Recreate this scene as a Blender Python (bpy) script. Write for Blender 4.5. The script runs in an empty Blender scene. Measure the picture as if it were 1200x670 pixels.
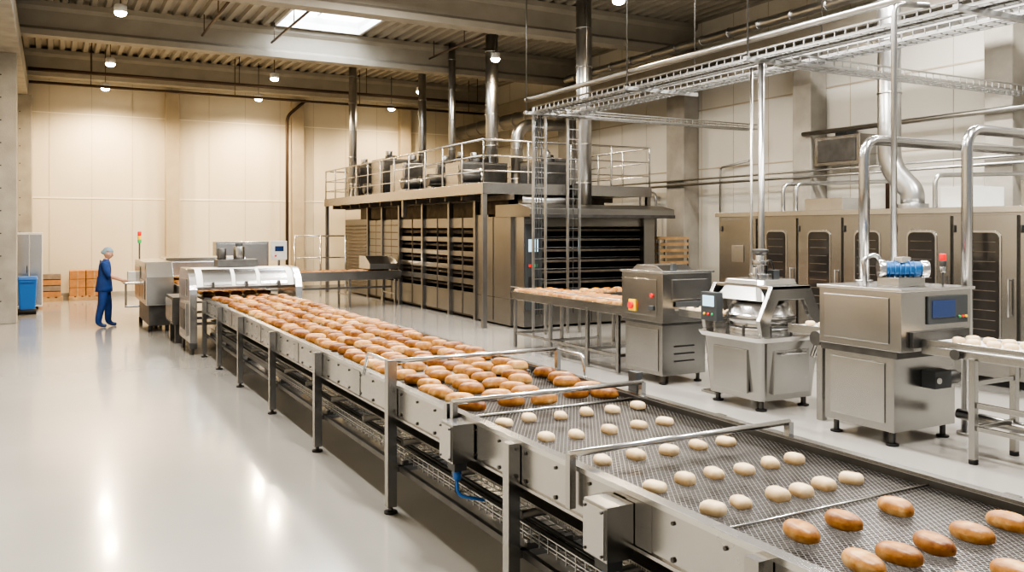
import bpy, bmesh, math, random
from mathutils import Vector, Matrix
random.seed(7)
D=bpy.data; C=bpy.context
scn=C.scene

# ------------------------------------------------------------------ materials
def mat(name, col, rough=.5, metal=0.0, noise=0.0, nscale=8, stretch=(1,1,1), bump=0.0, bscale=60, rvar=0.0, emis=None, estr=0, coat=0, spec=.5, col2=None):
    m=D.materials.new(name); m.use_nodes=True
    nt=m.node_tree; N=nt.nodes; L=nt.links
    b=N['Principled BSDF']
    b.inputs['Base Color'].default_value=(*col,1)
    b.inputs['Roughness'].default_value=rough
    b.inputs['Metallic'].default_value=metal
    b.inputs['Specular IOR Level'].default_value=spec
    if coat: b.inputs['Coat Weight'].default_value=coat; b.inputs['Coat Roughness'].default_value=.08
    if emis: b.inputs['Emission Color'].default_value=(*emis,1); b.inputs['Emission Strength'].default_value=estr
    tc=N.new('ShaderNodeTexCoord'); mp=N.new('ShaderNodeMapping')
    mp.inputs['Scale'].default_value=stretch
    L.new(tc.outputs['Object'],mp.inputs['Vector'])
    if noise>0 or col2 or rvar>0:
        n=N.new('ShaderNodeTexNoise'); n.inputs['Scale'].default_value=nscale; n.inputs['Detail'].default_value=5
        L.new(mp.outputs[0],n.inputs['Vector'])
        r=N.new('ShaderNodeValToRGB')
        c2=col2 or tuple(max(0,c*(1-noise)) for c in col)
        c1=col if col2 else tuple(min(1,c*(1+noise)) for c in col)
        r.color_ramp.elements[0].position=.3; r.color_ramp.elements[1].position=.7
        r.color_ramp.elements[0].color=(*c2,1); r.color_ramp.elements[1].color=(*c1,1)
        L.new(n.outputs['Fac'],r.inputs[0]); L.new(r.outputs[0],b.inputs['Base Color'])
        if rvar>0:
            mr=N.new('ShaderNodeMapRange'); mr.inputs['To Min'].default_value=max(.02,rough-rvar); mr.inputs['To Max'].default_value=min(1,rough+rvar)
            L.new(n.outputs['Fac'],mr.inputs['Value']); L.new(mr.outputs[0],b.inputs['Roughness'])
    if bump>0:
        n2=N.new('ShaderNodeTexNoise'); n2.inputs['Scale'].default_value=bscale; L.new(mp.outputs[0],n2.inputs['Vector'])
        bp=N.new('ShaderNodeBump'); bp.inputs['Strength'].default_value=bump; bp.inputs['Distance'].default_value=.01
        L.new(n2.outputs['Fac'],bp.inputs['Height']); L.new(bp.outputs[0],b.inputs['Normal'])
    return m
M={}
M['steel']=mat('brushed_steel',(.38,.375,.365),.25,1,.04,1.2,bump=.03,bscale=2.5,rvar=.05)
M['steel_h']=mat('brushed_steel_rail',(.43,.425,.415),.25,1,.04,1.5,bump=.03,bscale=3,rvar=.05)
M['steel_l']=mat('light_steel',(.55,.545,.535),.24,1,.03,2,rvar=.04)
M['steel_d']=mat('dark_steel',(.12,.118,.115),.42,.85,.2,5)
M['oven']=mat('oven_steel',(.30,.292,.28),.32,1,.08,1.0,bump=.03,bscale=2.5,rvar=.05)
M['oven_d']=mat('oven_dark',(.035,.03,.026),.6,.3,.3,6)
M['oven_b']=mat('oven_brown',(.13,.11,.09),.5,.6,.3,6)
M['galv']=mat('galvanised',(.43,.43,.425),.32,1,.05,9,rvar=.05)
M['conc']=mat('concrete',(.32,.30,.265),.85,0,.14,2.5,(1,1,1),.3,40)
M['beam']=mat('beam_paint',(.31,.285,.24),.8,0,.08,2,(1,1,1),.1,30)
M['deck']=mat('roof_deck_metal',(.34,.315,.27),.55,.1,.05,2)
M['wallw']=mat('warm_wall_panel',(.62,.55,.43),.55,0,.03,1.2,(1,1,.4),.03,20)
M['wallr']=mat('pale_wall_panel',(.59,.57,.52),.5,0,.03,1.2,(1,1,.4),.03,20)
M['wallcol']=mat('wall_post',(.42,.35,.25),.7,0,.05,3)
M['seam']=mat('panel_seam',(.44,.38,.30),.7)
M['seaml']=mat('panel_seam_light',(.82,.75,.62),.5)
M['floor']=mat('resin_floor',(.355,.343,.32),.17,0,.06,.5,(1,1,1),.015,3,.06,coat=.35,spec=.6)
M['black']=mat('black_rubber',(.015,.015,.015),.6)
M['dgrey']=mat('dark_plastic',(.05,.055,.06),.45)
M['blue']=mat('blue_plastic',(.02,.13,.42),.4)
M['bluem']=mat('blue_motor',(.03,.12,.30),.35,.3)
M['white']=mat('white_plastic',(.66,.66,.64),.4,0,.03,4)
M['belt_w']=mat('white_belt',(.70,.69,.66),.5,0,.03,4)
M['red']=mat('red_plastic',(.6,.02,.02),.35,emis=(1,.05,.03),estr=.2)
M['yellow']=mat('yellow_plastic',(.85,.55,.03),.4)
M['green']=mat('green_plastic',(.03,.4,.12),.4)
M['brown']=mat('cardboard',(.42,.20,.08),.8,0,.15,6)
M['wood']=mat('pallet_wood',(.42,.27,.14),.8,0,.25,5,(1,8,1))
M['screen']=mat('screen',(.01,.02,.06),.15,0,emis=(.05,.12,.35),estr=.15)
M['screenw']=mat('screen_lit',(.2,.3,.35),.2,0,emis=(.5,.75,.9),estr=.7)
M['glassd']=mat('dark_glass',(.03,.027,.025),.07,0,spec=.8)
M['crate']=mat('crate_plastic',(.25,.19,.14),.6,0,.2,10)
M['pipe_b']=mat('brown_pipe',(.09,.06,.045),.5,.3)
M['lamp']=mat('lamp_glow',(1,1,1),.5,emis=(1,.86,.60),estr=45)
M['sky']=mat('skylight_glow',(1,1,1),.5,emis=(.90,.95,1),estr=9)
M['scrub']=mat('blue_scrubs',(.010,.04,.16),.8,0,.2,9,bump=.3,bscale=20)
M['skin']=mat('skin',(.50,.29,.20),.55,0,.05,10)
M['net']=mat('hair_net',(.20,.28,.33),.8,0,.25,60)
M['hair']=mat('brown_hair',(.08,.05,.03),.7)
M['shoe']=mat('shoe',(.03,.06,.16),.5)
M['eye']=mat('eye_dark',(.02,.02,.02),.3)
M['lip']=mat('lip',(.45,.16,.14),.5)

def bread_mat(name,dark,mid,light,rough=.5,bump=.25):
    m=D.materials.new(name); m.use_nodes=True; nt=m.node_tree;N=nt.nodes;L=nt.links;b=N['Principled BSDF']
    a=N.new('ShaderNodeAttribute'); a.attribute_name='crust'
    tc=N.new('ShaderNodeTexCoord'); n=N.new('ShaderNodeTexNoise'); n.inputs['Scale'].default_value=22; n.inputs['Detail'].default_value=6
    L.new(tc.outputs['Object'],n.inputs['Vector'])
    sub=N.new('ShaderNodeMath'); sub.operation='MULTIPLY_ADD'; sub.inputs[1].default_value=1.1; sub.inputs[2].default_value=-.55
    L.new(n.outputs['Fac'],sub.inputs[0])
    ad=N.new('ShaderNodeMath'); ad.operation='ADD'; L.new(sub.outputs[0],ad.inputs[0]); L.new(a.outputs['Fac'],ad.inputs[1])
    r=N.new('ShaderNodeValToRGB'); e=r.color_ramp.elements
    e[0].position=0; e[0].color=(*dark,1); e[1].position=1; e[1].color=(*light,1)
    x=e.new(.5); x.color=(*mid,1)
    L.new(ad.outputs[0],r.inputs[0]); L.new(r.outputs[0],b.inputs['Base Color'])
    b.inputs['Roughness'].default_value=rough
    n2=N.new('ShaderNodeTexNoise'); n2.inputs['Scale'].default_value=110; L.new(tc.outputs['Object'],n2.inputs['Vector'])
    bp=N.new('ShaderNodeBump'); bp.inputs['Strength'].default_value=bump; bp.inputs['Distance'].default_value=.004
    L.new(n2.outputs['Fac'],bp.inputs['Height']); L.new(bp.outputs[0],b.inputs['Normal'])
    return m
M['crust']=bread_mat('bread_crust',(.15,.046,.010),(.43,.205,.055),(.76,.55,.27),.42)
M['dough']=bread_mat('dough_skin',(.42,.28,.14),(.58,.43,.255),(.70,.56,.37),.6)

def mesh_belt_mat():
    m=D.materials.new('wire_mesh_belt_far'); m.use_nodes=True; nt=m.node_tree;N=nt.nodes;L=nt.links;b=N['Principled BSDF']
    tc=N.new('ShaderNodeTexCoord'); w=N.new('ShaderNodeTexVoronoi'); w.inputs['Scale'].default_value=55; w.inputs['Randomness'].default_value=.15
    L.new(tc.outputs['Object'],w.inputs['Vector']); r=N.new('ShaderNodeValToRGB')
    r.color_ramp.elements[0].color=(.05,.048,.045,1); r.color_ramp.elements[1].color=(.30,.29,.275,1); r.color_ramp.elements[0].position=.2; r.color_ramp.elements[1].position=.6
    L.new(w.outputs['Distance'],r.inputs[0]); L.new(r.outputs[0],b.inputs['Base Color'])
    b.inputs['Metallic'].default_value=.7; b.inputs['Roughness'].default_value=.45
    return m
M['belt']=mesh_belt_mat()

# ------------------------------------------------------------------ builder
class B:
    def __init__(s,name):
        s.name=name; s.bm=bmesh.new(); s.mats=[]
    def mi(s,k):
        if k not in s.mats: s.mats.append(k)
        return s.mats.index(k)
    def box(s,x0,x1,y0,y1,z0,z1,k,rot=None):
        i=s.mi(k)
        cx,cy,cz=(x0+x1)/2,(y0+y1)/2,(z0+z1)/2
        mtx=Matrix.Translation((cx,cy,cz))
        if rot: mtx=mtx@Matrix.Rotation(rot[0],4,rot[1])
        mtx=mtx@Matrix.Diagonal((abs(x1-x0),abs(y1-y0),abs(z1-z0),1))
        r=bmesh.ops.create_cube(s.bm,size=1,matrix=mtx)
        for f in {f for v in r['verts'] for f in v.link_faces}: f.material_index=i
    def cyl(s,p,q,r,k,seg=12,r2=None,caps=True):
        i=s.mi(k); p=Vector(p);q=Vector(q); d=q-p
        rot=d.to_track_quat('Z','Y').to_matrix().to_4x4()
        m=Matrix.Translation((p+q)/2)@rot
        o=bmesh.ops.create_cone(s.bm,cap_ends=caps,segments=seg,radius1=r,radius2=r if r2 is None else r2,depth=d.length,matrix=m)
        for f in {f for v in o['verts'] for f in v.link_faces}:
            f.material_index=i; f.smooth=(len(f.verts)==4)
    def lathe(s,prof,c,k,seg=24,axis='Z'):
        i=s.mi(k); rings=[]
        for (r,h) in prof:
            ring=[]
            for a in range(seg):
                t=2*math.pi*a/seg
                if axis=='Z': co=(c[0]+r*math.cos(t),c[1]+r*math.sin(t),c[2]+h)
                elif axis=='X': co=(c[0]+h,c[1]+r*math.cos(t),c[2]+r*math.sin(t))
                else: co=(c[0]+r*math.sin(t),c[1]+h,c[2]+r*math.cos(t))
                ring.append(s.bm.verts.new(co))
            rings.append(ring)
        for a,b in zip(rings,rings[1:]):
            for j in range(seg):
                f=s.bm.faces.new((a[j],a[(j+1)%seg],b[(j+1)%seg],b[j])); f.material_index=i; f.smooth=True
        for ring in (rings[0],rings[-1]):
            f=s.bm.faces.new(ring); f.material_index=i
    def prism(s,prof,a0,a1,axis,k,smooth=False):
        i=s.mi(k)
        def co(p,a):
            return {'X':(a,p[0],p[1]),'Y':(p[0],a,p[1]),'Z':(p[0],p[1],a)}[axis]
        A=[s.bm.verts.new(co(p,a0)) for p in prof]; Bv=[s.bm.verts.new(co(p,a1)) for p in prof]
        n=len(prof)
        for j in range(n):
            f=s.bm.faces.new((A[j],A[(j+1)%n],Bv[(j+1)%n],Bv[j])); f.material_index=i; f.smooth=smooth
        for ring in (A,Bv):
            f=s.bm.faces.new(ring); f.material_index=i
    def tube(s,pts,r,k,seg=10,fillet=0.0):
        i=s.mi(k); P=[Vector(p) for p in pts]
        if fillet>0 and len(P)>2:
            Q=[P[0]]
            for a,b,c in zip(P,P[1:],P[2:]):
                d1=(a-b).normalized(); d2=(c-b).normalized()
                fl=min(fillet,(a-b).length*.49,(c-b).length*.49)
                p0=b+d1*fl; p2=b+d2*fl
                for t in [0,.17,.33,.5,.67,.83,1]:
                    Q.append(p0*(1-t)**2+b*2*t*(1-t)+p2*t*t)
            Q.append(P[-1]); P=Q
        t0=(P[1]-P[0]).normalized(); up=Vector((0,0,1)) if abs(t0.z)<.9 else Vector((1,0,0))
        n=t0.cross(up).normalized(); rings=[]
        for j,p in enumerate(P):
            if j==0: t=t0
            elif j==len(P)-1: t=(P[-1]-P[-2]).normalized()
            else: t=((P[j+1]-p).normalized()+(p-P[j-1]).normalized()).normalized()
            n=(n-t*n.dot(t)).normalized(); bb=t.cross(n)
            rings.append([s.bm.verts.new(p+(n*math.cos(2*math.pi*a/seg)+bb*math.sin(2*math.pi*a/seg))*r) for a in range(seg)])
        for a,b in zip(rings,rings[1:]):
            for j in range(seg):
                f=s.bm.faces.new((a[j],a[(j+1)%seg],b[(j+1)%seg],b[j])); f.material_index=i; f.smooth=True
        for ring in (rings[0],rings[-1]):
            f=s.bm.faces.new(ring); f.material_index=i
    def done(s,bevel=0,parent=None):
        bmesh.ops.recalc_face_normals(s.bm,faces=s.bm.faces[:])
        me=D.meshes.new(s.name); s.bm.to_mesh(me); s.bm.free()
        for k in s.mats: me.materials.append(M[k])
        o=D.objects.new(s.name,me); scn.collection.objects.link(o)
        if bevel:
            b=o.modifiers.new('bevel','BEVEL'); b.width=bevel; b.segments=2; b.limit_method='ANGLE'; b.angle_limit=math.radians(50)
        if parent: o.parent=parent
        return o

def rrect(cx,cy,w,h,r,n=5):
    pts=[]
    for (sx,sy,a0) in ((1,1,0),(-1,1,90),(-1,-1,180),(1,-1,270)):
        for j in range(n+1):
            a=math.radians(a0+90*j/n); pts.append((cx+sx*(w/2-r)+r*math.cos(a),cy+sy*(h/2-r)+r*math.sin(a)))
    return pts
def taper(b,cx,cy,z0,z1,w0,l0,w1,l1,k,r=.09):
    i=b.mi(k)
    A=[b.bm.verts.new((p[0],p[1],z0)) for p in rrect(cx,cy,w0,l0,r)]; Bv=[b.bm.verts.new((p[0],p[1],z1)) for p in rrect(cx,cy,w1,l1,r)]
    n=len(A)
    for j in range(n):
        f=b.bm.faces.new((A[j],A[(j+1)%n],Bv[(j+1)%n],Bv[j])); f.material_index=i
    for q in (A,Bv): f=b.bm.faces.new(q); f.material_index=i

# ------------------------------------------------------------------ room
XL,XR,YF,YB=-1.6,14.6,-5.0,29.3; ZR=7.35
b=B('floor'); b.box(XL-.2,XR+.2,YF,YB+.2,-.2,0,'floor'); b.done()
b=B('floor_drain'); b.box(5.1,5.25,8,20,.0,.006,'steel_d'); b.done()

b=B('wall_back'); b.box(XL-.2,XR+.2,YB,YB+.2,0,ZR+.3,'wallw')
for x in [i*1.15-1.2 for i in range(14)]: b.box(x-.006,x+.006,YB-.006,YB,0,ZR,'seam')
b.box(XL,XR,YB-.012,YB,3.02,3.06,'seaml'); b.box(XL,XR,YB-.012,YB,5.6,5.63,'seaml')
b.done()
b=B('baseboard_back'); b.box(XL,XR,YB-.05,YB-.001,0,.15,'conc'); b.done()
b=B('wall_right'); b.box(XR,XR+.2,YF,YB,0,ZR+.3,'wallr')
for y in [YF+i*1.15 for i in range(30)]: b.box(XR-.006,XR,y-.006,y+.006,0,ZR,'seam')
b.box(XR-.012,XR,YF,YB,3.6,3.63,'seam'); b.box(XR-.012,XR,YF,YB,5.1,5.13,'seam')
b.done()
b=B('wall_left'); b.box(XL-.2,XL,YF,YB,0,ZR+.3,'wallw'); b.done()

for n,(x0,x1,y0,y1) in enumerate([(-1.6,-.68,21.9,22.6),(-1.6,-.5,28.5,29.28),(-1.6,-.95,16.4,17.1)]):
    b=B('concrete_column'); b.box(x0,x1,y0,y1,0,6.0,'conc')
    for z in range(1,12): b.cyl((x1-.3,y0-.004,z*.5),(x1-.3,y0+.02,z*.5),.02,'black',8)
    b.done(.02)
for x in (3.4,7.4,11.3):
    b=B('wall_post'); b.box(x-.2,x+.2,YB-.3,YB-.015,0,6.5,'wallcol'); b.done(.01)
for y,w in ((22.8,.5),(17.3,.7),(13.1,.5),(8.8,.5),(4.4,.5)):
    b=B('concrete_column'); b.box(XR-.5,XR-.015,y-w/2,y+w/2,0,6.1,'conc'); b.done(.02)

def deckstrip(b,x0,x1,y0,y1,z):
    i=b.mi('deck'); n=int((x1-x0)/.3); p=(x1-x0)/n; prof=[]
    for j in range(n):
        a=x0+j*p
        prof+= [(a,z),(a+p*.38,z),(a+p*.5,z+.09),(a+p*.88,z+.09)]
    prof.append((x1,z))
    A=[b.bm.verts.new((q[0],y0,q[1])) for q in prof]; Bv=[b.bm.verts.new((q[0],y1,q[1])) for q in prof]
    for j in range(len(prof)-1):
        f=b.bm.faces.new((A[j],A[j+1],Bv[j+1],Bv[j])); f.material_index=i
SX0,SX1,SY0,SY1=5.1,7.3,18.2,22.2
b=B('ceiling')
deckstrip(b,XL,SX0,YF,YB,ZR); deckstrip(b,SX1,XR,YF,YB,ZR)
deckstrip(b,SX0,SX1,YF,SY0,ZR); deckstrip(b,SX0,SX1,SY1,YB,ZR)
b.box(XL-.2,XR+.2,YF,SY0,ZR+.15,ZR+.3,'deck');b.box(XL-.2,XR+.2,SY1,YB+.2,ZR+.15,ZR+.3,'deck')
b.box(XL-.2,SX0,SY0,SY1,ZR+.15,ZR+.3,'deck');b.box(SX1,XR+.2,SY0,SY1,ZR+.15,ZR+.3,'deck')
b.done()
b=B('window_1')
for (x0,x1,y0,y1) in ((SX0-.06,SX0,SY0,SY1),(SX1,SX1+.06,SY0,SY1),(SX0,SX1,SY0-.06,SY0),(SX0,SX1,SY1,SY1+.06)): b.box(x0,x1,y0,y1,ZR-.02,ZR+.5,'white')
b.box(SX0,SX1,SY0,SY1,ZR+.44,ZR+.46,'sky')
b.box((SX0+SX1)/2-.03,(SX0+SX1)/2+.03,SY0,SY1,ZR+.38,ZR+.43,'white')
b.done()
for y in (28.6,22.6,17.2,11.5,5.8,0.2):
    b=B('roof_beam')
    w=.2; z0=6.56
    b.prism([(y-w,z0),(y+w,z0),(y+w,z0+.14),(y+.09,z0+.22),(y+.09,ZR-.2),(y+w,ZR-.12),(y+w,ZR),(y-w,ZR),(y-w,ZR-.12),(y-.09,ZR-.2),(y-.09,z0+.22),(y-w,z0+.14)],XL,XR,'X','beam'); b.done()
b=B('edge_beam'); b.box(-1.25,-.6,YF,YB,6.0,6.5,'conc'); b.done(.02)
b=B('edge_beam'); b.box(XR-.45,XR-.02,YF,YB,6.1,6.55,'beam'); b.done(.02)
b=B('sprinkler_pipe')
b.tube([(-.55,26.6,6.45),(13.8,26.6,6.45)],.05,'pipe_b'); b.tube([(-.55,27.3,6.2),(13.8,27.3,6.2)],.04,'pipe_b')
for x in (3.3,5.0,9.4): 
    b.tube([(x,18.0,6.9),(x,22.3,6.9)],.03,'pipe_b',8)
    b.cyl((x,20,6.9),(x,20,ZR),.012,'pipe_b',6); b.cyl((x,22,6.9),(x,22,ZR),.012,'pipe_b',6)
for x in (1,5,9,13): b.cyl((x,26.6,6.45),(x,26.6,ZR),.012,'pipe_b',6); b.cyl((x,27.3,6.2),(x,27.3,ZR),.012,'pipe_b',6)
b.done()
b=B('downpipe'); b.tube([(7.0,28.93,0),(7.0,28.93,5.9),(7.6,28.8,6.45)],.05,'pipe_b',fillet=.2); b.done()

def lamp(x,y,z,energy,col=(1,.79,.53)):
    b=B('highbay_lamp')
    b.cyl((x,y,z+.2),(x,y,ZR),.012,'steel_d',6)
    b.lathe([(.04,.2),(.10,.19),(.125,.17),(.125,.04),(.115,.035)],(x,y,z),'white',18)
    b.lathe([(.115,.05),(.12,.02),(.10,-.02),(.06,-.04),(.02,-.045)],(x,y,z),'lamp',18)
    b.done()
    l=D.lights.new('highbay_light','SPOT'); l.energy=energy; l.color=col; l.spot_size=math.radians(165); l.spot_blend=.6; l.shadow_soft_size=.15
    o=D.objects.new('highbay_light',l); o.location=(x,y,z-.1); scn.collection.objects.link(o)
for (x,y,z,e) in ((1.4,27.75,6.2,620),(5.8,27.7,6.2,620),(10.3,27.8,6.2,340),(1.4,25.3,6.5,500),(5.8,25.5,6.5,500),(10.5,25.7,6.5,340),
                  (1.25,19.2,6.5,380),(10.2,19.8,6.5,420),(9.7,13.6,6.5,300)):
    lamp(x,y,z,e)
for (x,y,e) in ((1.4,14.2,280),(5.6,14.2,300),(11.8,8.6,480),(1.4,8.6,260),(6.0,8.6,420),(11.8,3,340),(3,3,420),(7.5,3,300)):  # added fill lights above the view, each hung in an invented housing
    b=B('fill_light_housing'); b.box(x-.25,x+.25,y-1.6,y+1.6,6.9,7.0,'white')
    for yy in (-1.2,1.2): b.cyl((x,y+yy,7.0),(x,y+yy,ZR),.01,'steel_d',6)
    b.done()
    l=D.lights.new('fill_light','AREA'); l.shape='RECTANGLE'; l.size=.45; l.size_y=3.1; l.energy=e; l.color=(1,.96,.90)
    o=D.objects.new('fill_light',l); o.location=(x,y,6.89); scn.collection.objects.link(o)

# ------------------------------------------------------------------ bread generator
class Loaves:
    def __init__(s): s.v=[];s.f=[];s.c=[]
    def add(s,x,y,z,L,W,H,ang,tone,kind='loaf',nu=14,nv=14):
        base=len(s.v); ca,sa=math.cos(ang),math.sin(ang); bend=random.uniform(-.06,.06)*L
        for i in range(nu+1):
            t=-1+2*i/nu; tt=math.sin(t*math.pi/2)
            ex=2.3 if kind=='loaf' else 5.0
            rr=max(0.0,1-abs(tt)**ex)**.5
            for j in range(nv):
                ph=2*math.pi*j/nv+math.pi/2
                cy,cz=math.cos(ph),math.sin(ph)
                pw=.85 if kind=='loaf' else .62
                ly=W/2*rr*(abs(cy)**pw)*(1 if cy>=0 else -1)
                lz=H*.36+H*.64*rr*cz if cz>0 else H*.36+H*.36*max(-1,cz*1.5)*(.4+.6*rr)
                if kind=='loaf':
                    col=tone+.36*(1-max(0,cz))-.10*max(0,cz)*rr
                    if cz>.72 and abs(tt)<.75:
                        k=(cz-.72)/.28*(1-(abs(tt)/.75)**2)
                        lz-=H*.10*k; col+=.46*k
                else: col=tone+.15*cz
                lx=L/2*tt; ly+=bend*(tt*tt)
                s.v.append((x+lx*ca-ly*sa,y+lx*sa+ly*ca,z+lz)); s.c.append(col)
        for i in range(nu):
            for j in range(nv):
                a=base+i*nv+j; bq=base+i*nv+(j+1)%nv
                s.f.append((a,a+nv,bq+nv,bq))
    def done(s,name,m):
        me=D.meshes.new(name); me.from_pydata(s.v,[],s.f); 
        at=me.attributes.new('crust','FLOAT','POINT'); at.data.foreach_set('value',s.c)
        me.polygons.foreach_set('use_smooth',[True]*len(s.f)); me.materials.append(M[m]); me.update()
        o=D.objects.new(name,me); scn.collection.objects.link(o); return o
R=random.uniform
ZB=.905
G=Loaves()
for (y,xs) in ((2.38,(2.55,2.80,3.13)),(2.05,(2.50,2.69,2.88,3.11,3.36)),(1.74,(2.48,2.66,2.88,3.12,3.36)),(1.4,(2.5,2.72,2.95,3.2,3.42)),(1.05,(2.5,2.72,2.95,3.2,3.42)),(.7,(2.5,2.72,2.95,3.2,3.42))):
    for x in xs: G.add(x+R(-.01,.01),y+R(-.015,.015),ZB,.175*R(.95,1.08),.108,.068,math.radians(90+R(-14,14)),R(.1,.4),nu=24,nv=24)
G.done('baked_rolls','crust')
G=Loaves()
for (y,x0,x1,n) in ((2.76,2.45,3.32,6),(3.13,2.44,3.36,6),(3.58,2.46,3.3,5),(4.12,2.44,3.3,5),(4.6,2.44,3.42,6)):
    for i in range(n): G.add(x0+(x1-x0)*i/(n-1)+R(-.025,.025),y+R(-.025,.025),ZB,.106*R(.94,1.06),.082*R(.94,1.06),.050*R(.9,1.1),math.radians(90+R(-28,28)),R(.4,.75),'roll',18,18)
G.done('dough_rolls','dough')
G=Loaves(); y=5.06
while y<14.95:
    for i in range(5):
        x=2.46+i*.258+R(-.04,.04)
        if R(0,1)<.06: continue
        G.add(x,y+R(-.055,.055)+(.06 if i%2 else 0),ZB,.205*R(.88,1.12),.114*R(.90,1.08),.086*R(.92,1.06),math.radians(R(-58,2)),R(-.15,.45),nu=14,nv=16)
    y+=.222
y=15.9
while y<22:
    for i in range(5): G.add(2.45+i*.25+R(-.03,.03),y+R(-.04,.04),ZB,.22,.11,.08,math.radians(R(-40,0)),R(0,.35),nu=8,nv=8)
    y+=.24
G.done('bread_loaves','crust')
G=Loaves(); x=4.2
while x<8.3:
    for i in range(3): G.add(x+R(-.03,.03),22.4+i*.26,ZB,.23,.118,.085,R(-.6,.2),R(.0,.35),nu=8,nv=8)
    x+=.26
G.done('bread_loaves','crust')
G=Loaves(); y=10.08
while y<13.3:
    for i in range(4): G.add(7.34+i*.2+R(-.02,.02),y+R(-.03,.03),.975,.18,.10,.075,math.radians(R(-40,0)),R(.05,.4),nu=10,nv=12)
    y+=.2
G.done('bread_loaves','crust')
G=Loaves(); x=8.4
while x<10.8:
    for i in range(3): G.add(x,12.35+i*.24,.975,.19,.11,.075,R(-.6,.2),R(.05,.4),nu=8,nv=8)
    x+=.24
G.done('bread_loaves','crust')
G=Loaves()
for i in range(5):
    for j in range(2): G.add(7.5+j*.2,8.2+i*.17,1.005,.11,.09,.055,R(0,3),R(.5,.75),'roll',12,12)
for i in range(17):
    for j in range(2): G.add(7.42+j*.24+R(-.02,.02),2.3+i*.17,1.035,.12,.10,.06,R(0,3),R(.6,.8),'roll',12,12)
for j in range(3): G.add(7.5,6.5+j*.17,1.02,.1,.09,.05,R(0,3),R(.5,.75),'roll',12,12)
G.done('dough_rolls','dough')

# ------------------------------------------------------------------ main conveyor
XA,XB=2.25,3.65
b=B('main_conveyor')
Y0,Y1=.3,15.0
for (xo,xi,sg) in ((XA,XA+.012,1),(XB,XB-.012,-1)):
    a,c=min(xo,xi),max(xo,xi)
    b.box(a,c,Y0,Y1,.70,.935,'steel_h')
    f0,f1=sorted((xo,xo+sg*.055))
    b.box(f0,f1,Y0,Y1,.935,.950,'steel_h'); b.box(f0,f1,Y0,Y1,.70,.712,'steel_h')
    g0,g1=sorted((xo+sg*.05,xo+sg*.065)); b.box(g0,g1,Y0,Y1,.88,.935,'steel_d')
b.box(XA-.012,XA,Y0,Y1,.70,.716,'steel_h'); b.box(XA-.008,XA,Y0,Y1,.925,.95,'steel_l')
y=.6
while y<Y1:
    b.cyl((XA-.008,y,.74),(XA,y,.74),.012,'steel_d',8); b.cyl((XA-.008,y,.89),(XA,y,.89),.009,'steel_d',8)
    y+=.31
for yy in (3.0,6.9,8.9,10.7,12.6): b.box(XA-.006,XA,yy-.09,yy+.09,.72,.92,'steel')
LEG=(.6,2.25,4.1,5.98,7.96,9.83,11.7,13.3,14.7)
for y in LEG:
    for x0 in (XA-.075,XB+.005):
        top=1.13 if abs(y-5.98)<.01 and x0<3 else .935
        b.box(x0,x0+.07,y-.035,y+.035,.05,top,'steel'); b.cyl((x0+.035,y,0),(x0+.035,y,.05),.018,'steel_d',8); b.cyl((x0+.035,y,0),(x0+.035,y,.015),.05,'black',12)
    b.box(XA,XB,y-.02,y+.02,.30,.34,'steel'); b.box(XA,XB,y-.02,y+.02,.66,.70,'steel')
for x in (XA+.02,XB-.05): b.box(x,x+.03,Y0,Y1,.30,.34,'steel_d')
b.box(XA+.07,XB-.07,Y0,Y1,.84,.85,'oven_d'); b.box(XA+.1,XB-.1,Y0,Y1,.56,.575,'belt')
b.box(XA+.066,XB-.066,6.3,Y1,.895,.903,'belt')
y=Y0+.2
while y<Y1: b.cyl((XA+.02,y,.53),(XB-.02,y,.53),.025,'steel_d',8); y+=.9
for y,z in ((6.0,1.115),(4.86,1.02),(3.5,1.01)):
    b.tube([(XA-.05,y,z),(XB+.02,y,z)] ,.018,'steel_l',8)
    b.box(XA-.055,XA-.02,y-.02,y+.02,.75,z,'steel'); b.box(XB+.0,XB+.035,y-.02,y+.02,.75,z+.0,'steel')
b.tube([(XB,6.0,1.115),(XB,5.6,1.115),(XB,5.55,.93)],.014,'steel_l',8,fillet=.04)
b.tube([(XA-.04,6.0,1.115),(XA-.04,6.5,1.115),(XA-.04,6.6,.93)],.014,'steel_l',8,fillet=.04)
b.box(XA-.06,XA,4.92,4.97,.68,1.0,'steel'); b.box(XB,XB+.05,4.9,5.0,.9,1.08,'dgrey')
b.cyl((XA+.06,2.57,.912),(XB-.06,2.57,.912),.006,'steel_l',8); b.cyl((XA+.06,4.86,.912),(XB-.06,4.86,.912),.01,'steel_l',8)
for (y,z0,z1) in ((4.72,.70,.93),(3.12,.66,.90)):
    b.box(XA-.15,XA-.01,y-.09,y+.09,z0,z1,'steel'); b.box(XA-.162,XA-.15,y-.08,y+.08,z0+.012,z1-.012,'steel_h')
    for yy in (-.065,.065):
        for zz in (z0+.025,z1-.025): b.cyl((XA-.168,y+yy,zz),(XA-.16,y+yy,zz),.007,'steel_d',8)
    b.box(XA-.12,XA-.04,y-.05,y+.05,z0-.06,z0,'dgrey'); b.cyl((XA-.08,y,z0-.12),(XA-.08,y,z0-.06),.026,'blue',12)
    b.tube([(XA-.08,y,z0-.11),(XA-.08,y,z0-.22),(XA+.06,y-.1,z0-.24)],.010,'blue',8,fillet=.05)
    b.tube([(XA-.05,y+.06,z0),(XA-.05,y+.08,z0-.22),(XA+.06,y+.3,.40)],.011,'black',8,fillet=.06)
    b.cyl((XA-.05,y+.16,z1-.06),(XA+.0,y+.16,z1-.06),.035,'steel_d',14)
b.done()
vs=[];fs=[]
def rib(pts,w,z):
    base=len(vs)
    for (x,y) in pts: vs.append((x,y-w/2,z)); vs.append((x,y+w/2,z))
    for i in range(len(pts)-1): a=base+2*i; fs.append((a,a+2,a+3,a+1))
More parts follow.
